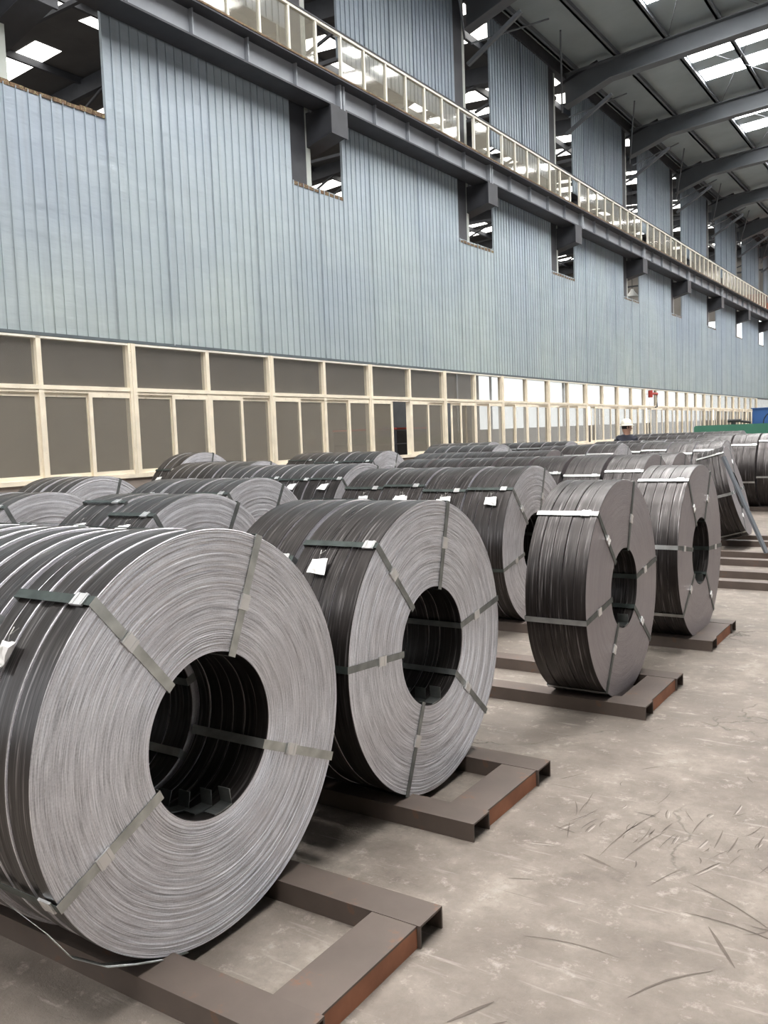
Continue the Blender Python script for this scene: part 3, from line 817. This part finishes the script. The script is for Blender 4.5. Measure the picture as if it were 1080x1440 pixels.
hidden_skid(-7.5, 15.3, 1.6, 'skid under the eighth row wall end')
hidden_skid(-3.5, 16.02, 2.4, 'skid under the ninth row')
hidden_skid(-1.6, 17.6, 2.8, 'skid under the tall dark row')
hidden_skid(-3.8, 19.4, 2.8, 'skid under the tenth row')
hidden_skid(-4.1, 21.2, 3.2, 'skid under the last coil row')

# ------------------------------------------------------------------ worker seen from behind
def skin_obj(name, verts, edges, radii, mat, parent, root=0, sub=2):
    me = bpy.data.meshes.new(name); me.from_pydata(verts, edges, []); me.materials.append(mat)
    o = link(name, me, parent)
    md = o.modifiers.new('skin', 'SKIN'); md.use_smooth_shade = True
    for i, r in enumerate(radii):
        me.skin_vertices[0].data[i].radius = r if isinstance(r, tuple) else (r, r)
    me.skin_vertices[0].data[root].use_root = True
    sb = o.modifiers.new('sub', 'SUBSURF'); sb.levels = sub; sb.render_levels = sub
    return o
P = thing('person', 'person in dark jacket and white hard hat, standing behind coils', 'person', (-5.86, 18.0, 0), rot=(0, 0, math.radians(20)))
# local frame: facing +y (away from camera), x to the right hand
V = [(0, 0, .95), (0, 0, 1.12), (0, .0, 1.30), (0, 0, 1.42), (0, .01, 1.50),
     (.165, 0, 1.40), (.22, .01, 1.16), (.225, .12, .93), (-.165, 0, 1.40), (-.22, .01, 1.16), (-.225, .12, .93),
     (.10, 0, .90), (.11, .02, .50), (.11, -.02, .10), (-.10, 0, .90), (-.11, .02, .50), (-.11, -.02, .10)]
E_ = [(0, 1), (1, 2), (2, 3), (3, 4), (3, 5), (5, 6), (6, 7), (3, 8), (8, 9), (9, 10), (0, 11), (11, 12), (12, 13), (0, 14), (14, 15), (15, 16)]
Rd = [(.16, .11), (.17, .11), (.165, .12), (.13, .09), .06, .07, .06, .045, .075, .06, .045, .09, .065, .05, .09, .065, .05]
skin_obj('body', V, E_, Rd, M['jacket'], P)
hd = MB().lathe_z([(.0, 1.475), (.055, 1.48), (.058, 1.53), (.072, 1.56), (.083, 1.61), (.086, 1.66), (.080, 1.71), (.055, 1.75), (0, 1.762)], 20)
hd = [(x, y * 1.15, z) for x, y, z in hd.v], hd.f
m_ = MB().add(*hd)
m_.tube([(0, .08, 1.635), (0, .118, 1.605), (0, .10, 1.595)], [.010, .014, .010], 8)            # nose
m_.box(-.028, .028, .082, .096, 1.565, 1.574)                                                     # mouth
for sx in (-1, 1):
    m_.tube([(sx * .083, -.005, 1.66), (sx * .098, -.012, 1.64), (sx * .088, .0, 1.60)], [.012, .016, .010], 8)   # ears
    m_.tube([(sx * .034, .090, 1.645), (sx * .034, .097, 1.645)], .010, 8)
head = m_.obj('head', M['skin'], P, smooth=60, rot=(0, 0, math.radians(-75)))
MB().lathe_z([(.080, 1.605), (.086, 1.62), (.089, 1.64), (.090, 1.67)], 20).obj('hair', M['hair'], P, (-.012, -.008, 0), smooth=60)
hp = [(.150, 1.672), (.152, 1.680), (.118, 1.690), (.115, 1.72), (.105, 1.76), (.080, 1.795), (.045, 1.812), (0, 1.816)]
h_ = MB().lathe_z(hp, 28); h_.tube([(0, .10, 1.762), (0, .05, 1.81), (0, -.05, 1.812), (0, -.10, 1.762)], .012, 6)
helm = h_.obj('hard_hat', M['helmet'], P, smooth=40, rot=(0, 0, math.radians(-75)))
for sx in (-1, 1):
    hand = MB().tube([(sx * .24, .12, .95), (sx * .24, .15, .90), (sx * .235, .17, .86)], [.032, .042, .036], 8)
    for k in range(4):
        bx0 = sx * .235 + (k - 1.5) * .019
        hand.tube([(bx0, .165, .865), (bx0, .185, .82 - .004 * (k % 2)), (bx0, .175, .785)], [.010, .009, .007], 6)
    hand.tube([(sx * .205, .14, .90), (sx * .185, .17, .875), (sx * .185, .185, .85)], [.012, .010, .008], 6)
    hand.obj('hand', M['skin'], P, smooth=60)
    MB().tube([(sx * .11, -.07, .05), (sx * .11, .02, .06), (sx * .11, .16, .04)], [.045, .055, .038], 8).obj('shoe', M['shoe'], P, smooth=60)
skin_obj('trousers', [(0, 0, .97), (.10, 0, .90), (.11, .02, .50), (.11, -.02, .09), (-.10, 0, .90), (-.11, .02, .50), (-.11, -.02, .09)],
         [(0, 1), (1, 2), (2, 3), (0, 4), (4, 5), (5, 6)], [(.165, .12), .10, .078, .062, .10, .078, .062], M['trousers'], P)

# ------------------------------------------------------------------ green machine and blue cabinet at the far side
gm = thing('machine_bed', 'long dark green machine beam behind the last coil row', 'machine', (-6.25, 25, 0))
mb = MB(); pr = [(0, 1.34), (.05, 1.30), (.2, 1.30), (4.6, 1.30), (4.6, 1.62), (.2, 1.62), (.05, 1.62), (0, 1.58)]
vs = [(x, y, z) for y in (0, .5) for (x, z) in pr]; n = len(pr)
mb.add(vs, [tuple(range(n)), tuple(reversed(range(n, 2 * n)))] + [(i, i + n, (i + 1) % n + n, (i + 1) % n) for i in range(n)])
mb.obj('bed_beam', M['green'], gm)
for x in (.4, 2.2, 4.2): bx('leg', M['green'], gm, x, x + .2, .1, .4, 0, 1.30)
MB().tube([(1.0, .2, 1.62), (1.0, .2, 1.70)], .05, 10).tube([(.85, .2, 1.72), (1.2, .2, 1.72)], .045, 10).tube([(1.2, .2, 1.70), (1.45, .2, 1.66)], .035, 10).obj('motor', M['dark'], gm, smooth=50)
for k, x in enumerate((1.75, 1.95, 2.1)):
    pts = [(x + .5 * (1 - math.cos(t * PI / 8)) * .5, .25, 1.62 + (.30 - .06 * k) * math.sin(t * PI / 8)) for t in range(9)]
    MB().tube(pts, .014, 6).obj('hose', M['dark'], gm, smooth=60)
bc = thing('control_cabinet', 'blue steel cabinet standing behind the green machine beam', 'cabinet', (-4.86, 25.7, 0))
bx('cabinet_body', M['blue'], bc, 0, 2.2, 0, .6, .1, 2.02); bx('cabinet_top', M['blue'], bc, -.03, 2.23, -.03, .63, 2.02, 2.05)
bx('cabinet_door', M['blue'], bc, .05, 1.08, -.02, 0, .2, 1.95); bx('cabinet_door', M['blue'], bc, 1.12, 2.15, -.02, 0, .2, 1.95); bx('base_frame', M['dark'], bc, 0, 2.2, 0, .6, 0, .1)
# red valve on the wall
rv = thing('wall_valve', 'small red pipe valve mounted above the far window transoms', 'valve', (WX + .04, 33.1, 2.86))
MB().tube([(0, .95, -.45), (.08, .95, -.45), (.08, .95, .1)], .03, 8).obj('stand_pipe', M['steel_dark'], rv)
MB().tube([(.08, .95, .05), (.08, .1, .05)], .05, 8).tube([(.08, .1, -.10), (.08, .1, .16)], .085, 10).obj('valve_body', M['red'], rv)
# hanging lamp in the neighbouring hall
hl = thing('hanging_lamp', 'white bell shaped hanging lamp seen through a far wall opening', 'lamp', (-10.9, 34.4, 6.75))
MB().lathe_z([(.05, .30), (.08, .22), (.22, .05), (.26, 0), (.22, .02), (.06, .2)], 16).obj('lamp_shade', M['lamp'], hl, smooth=50)
MB().tube([(0, 0, .25), (0, 0, 5.5)], .012, 6).obj('lamp_rod', M['dark'], hl)
# overhead crane far down the hall
oc = thing('overhead_crane', 'orange red overhead crane far along the girder', 'crane', (WX, 58, 8.18))
MB().box(.0, .5, -1.6, 1.6, 0, .55).obj('end_truck', M['orange'], oc)
for yy in (-.9, .5): bx('bridge_girder', M['orange'], oc, .5, 23.4, yy, yy + .45, .2, 1.25)
MB().box(9, 10.4, -1.0, 1.0, 1.25, 1.9).obj('trolley', M['orange'], oc)
# dark bundle stacks behind the open window
ds = thing('bundle_stack', 'dark stack of steel bundles seen through the open window', 'stack', (-13.0, 19.3, 0))
for k in range(5):
    bx('steel_bundle', M['steel_dark'], ds, -1.0, 1.0, -.6, 1.0 - .02 * k, .02 + k * .36, .35 + k * .36)
bx('cover_sheet', M['red'], ds, -1.02, 1.02, -.62, .95, 1.82, 1.86)
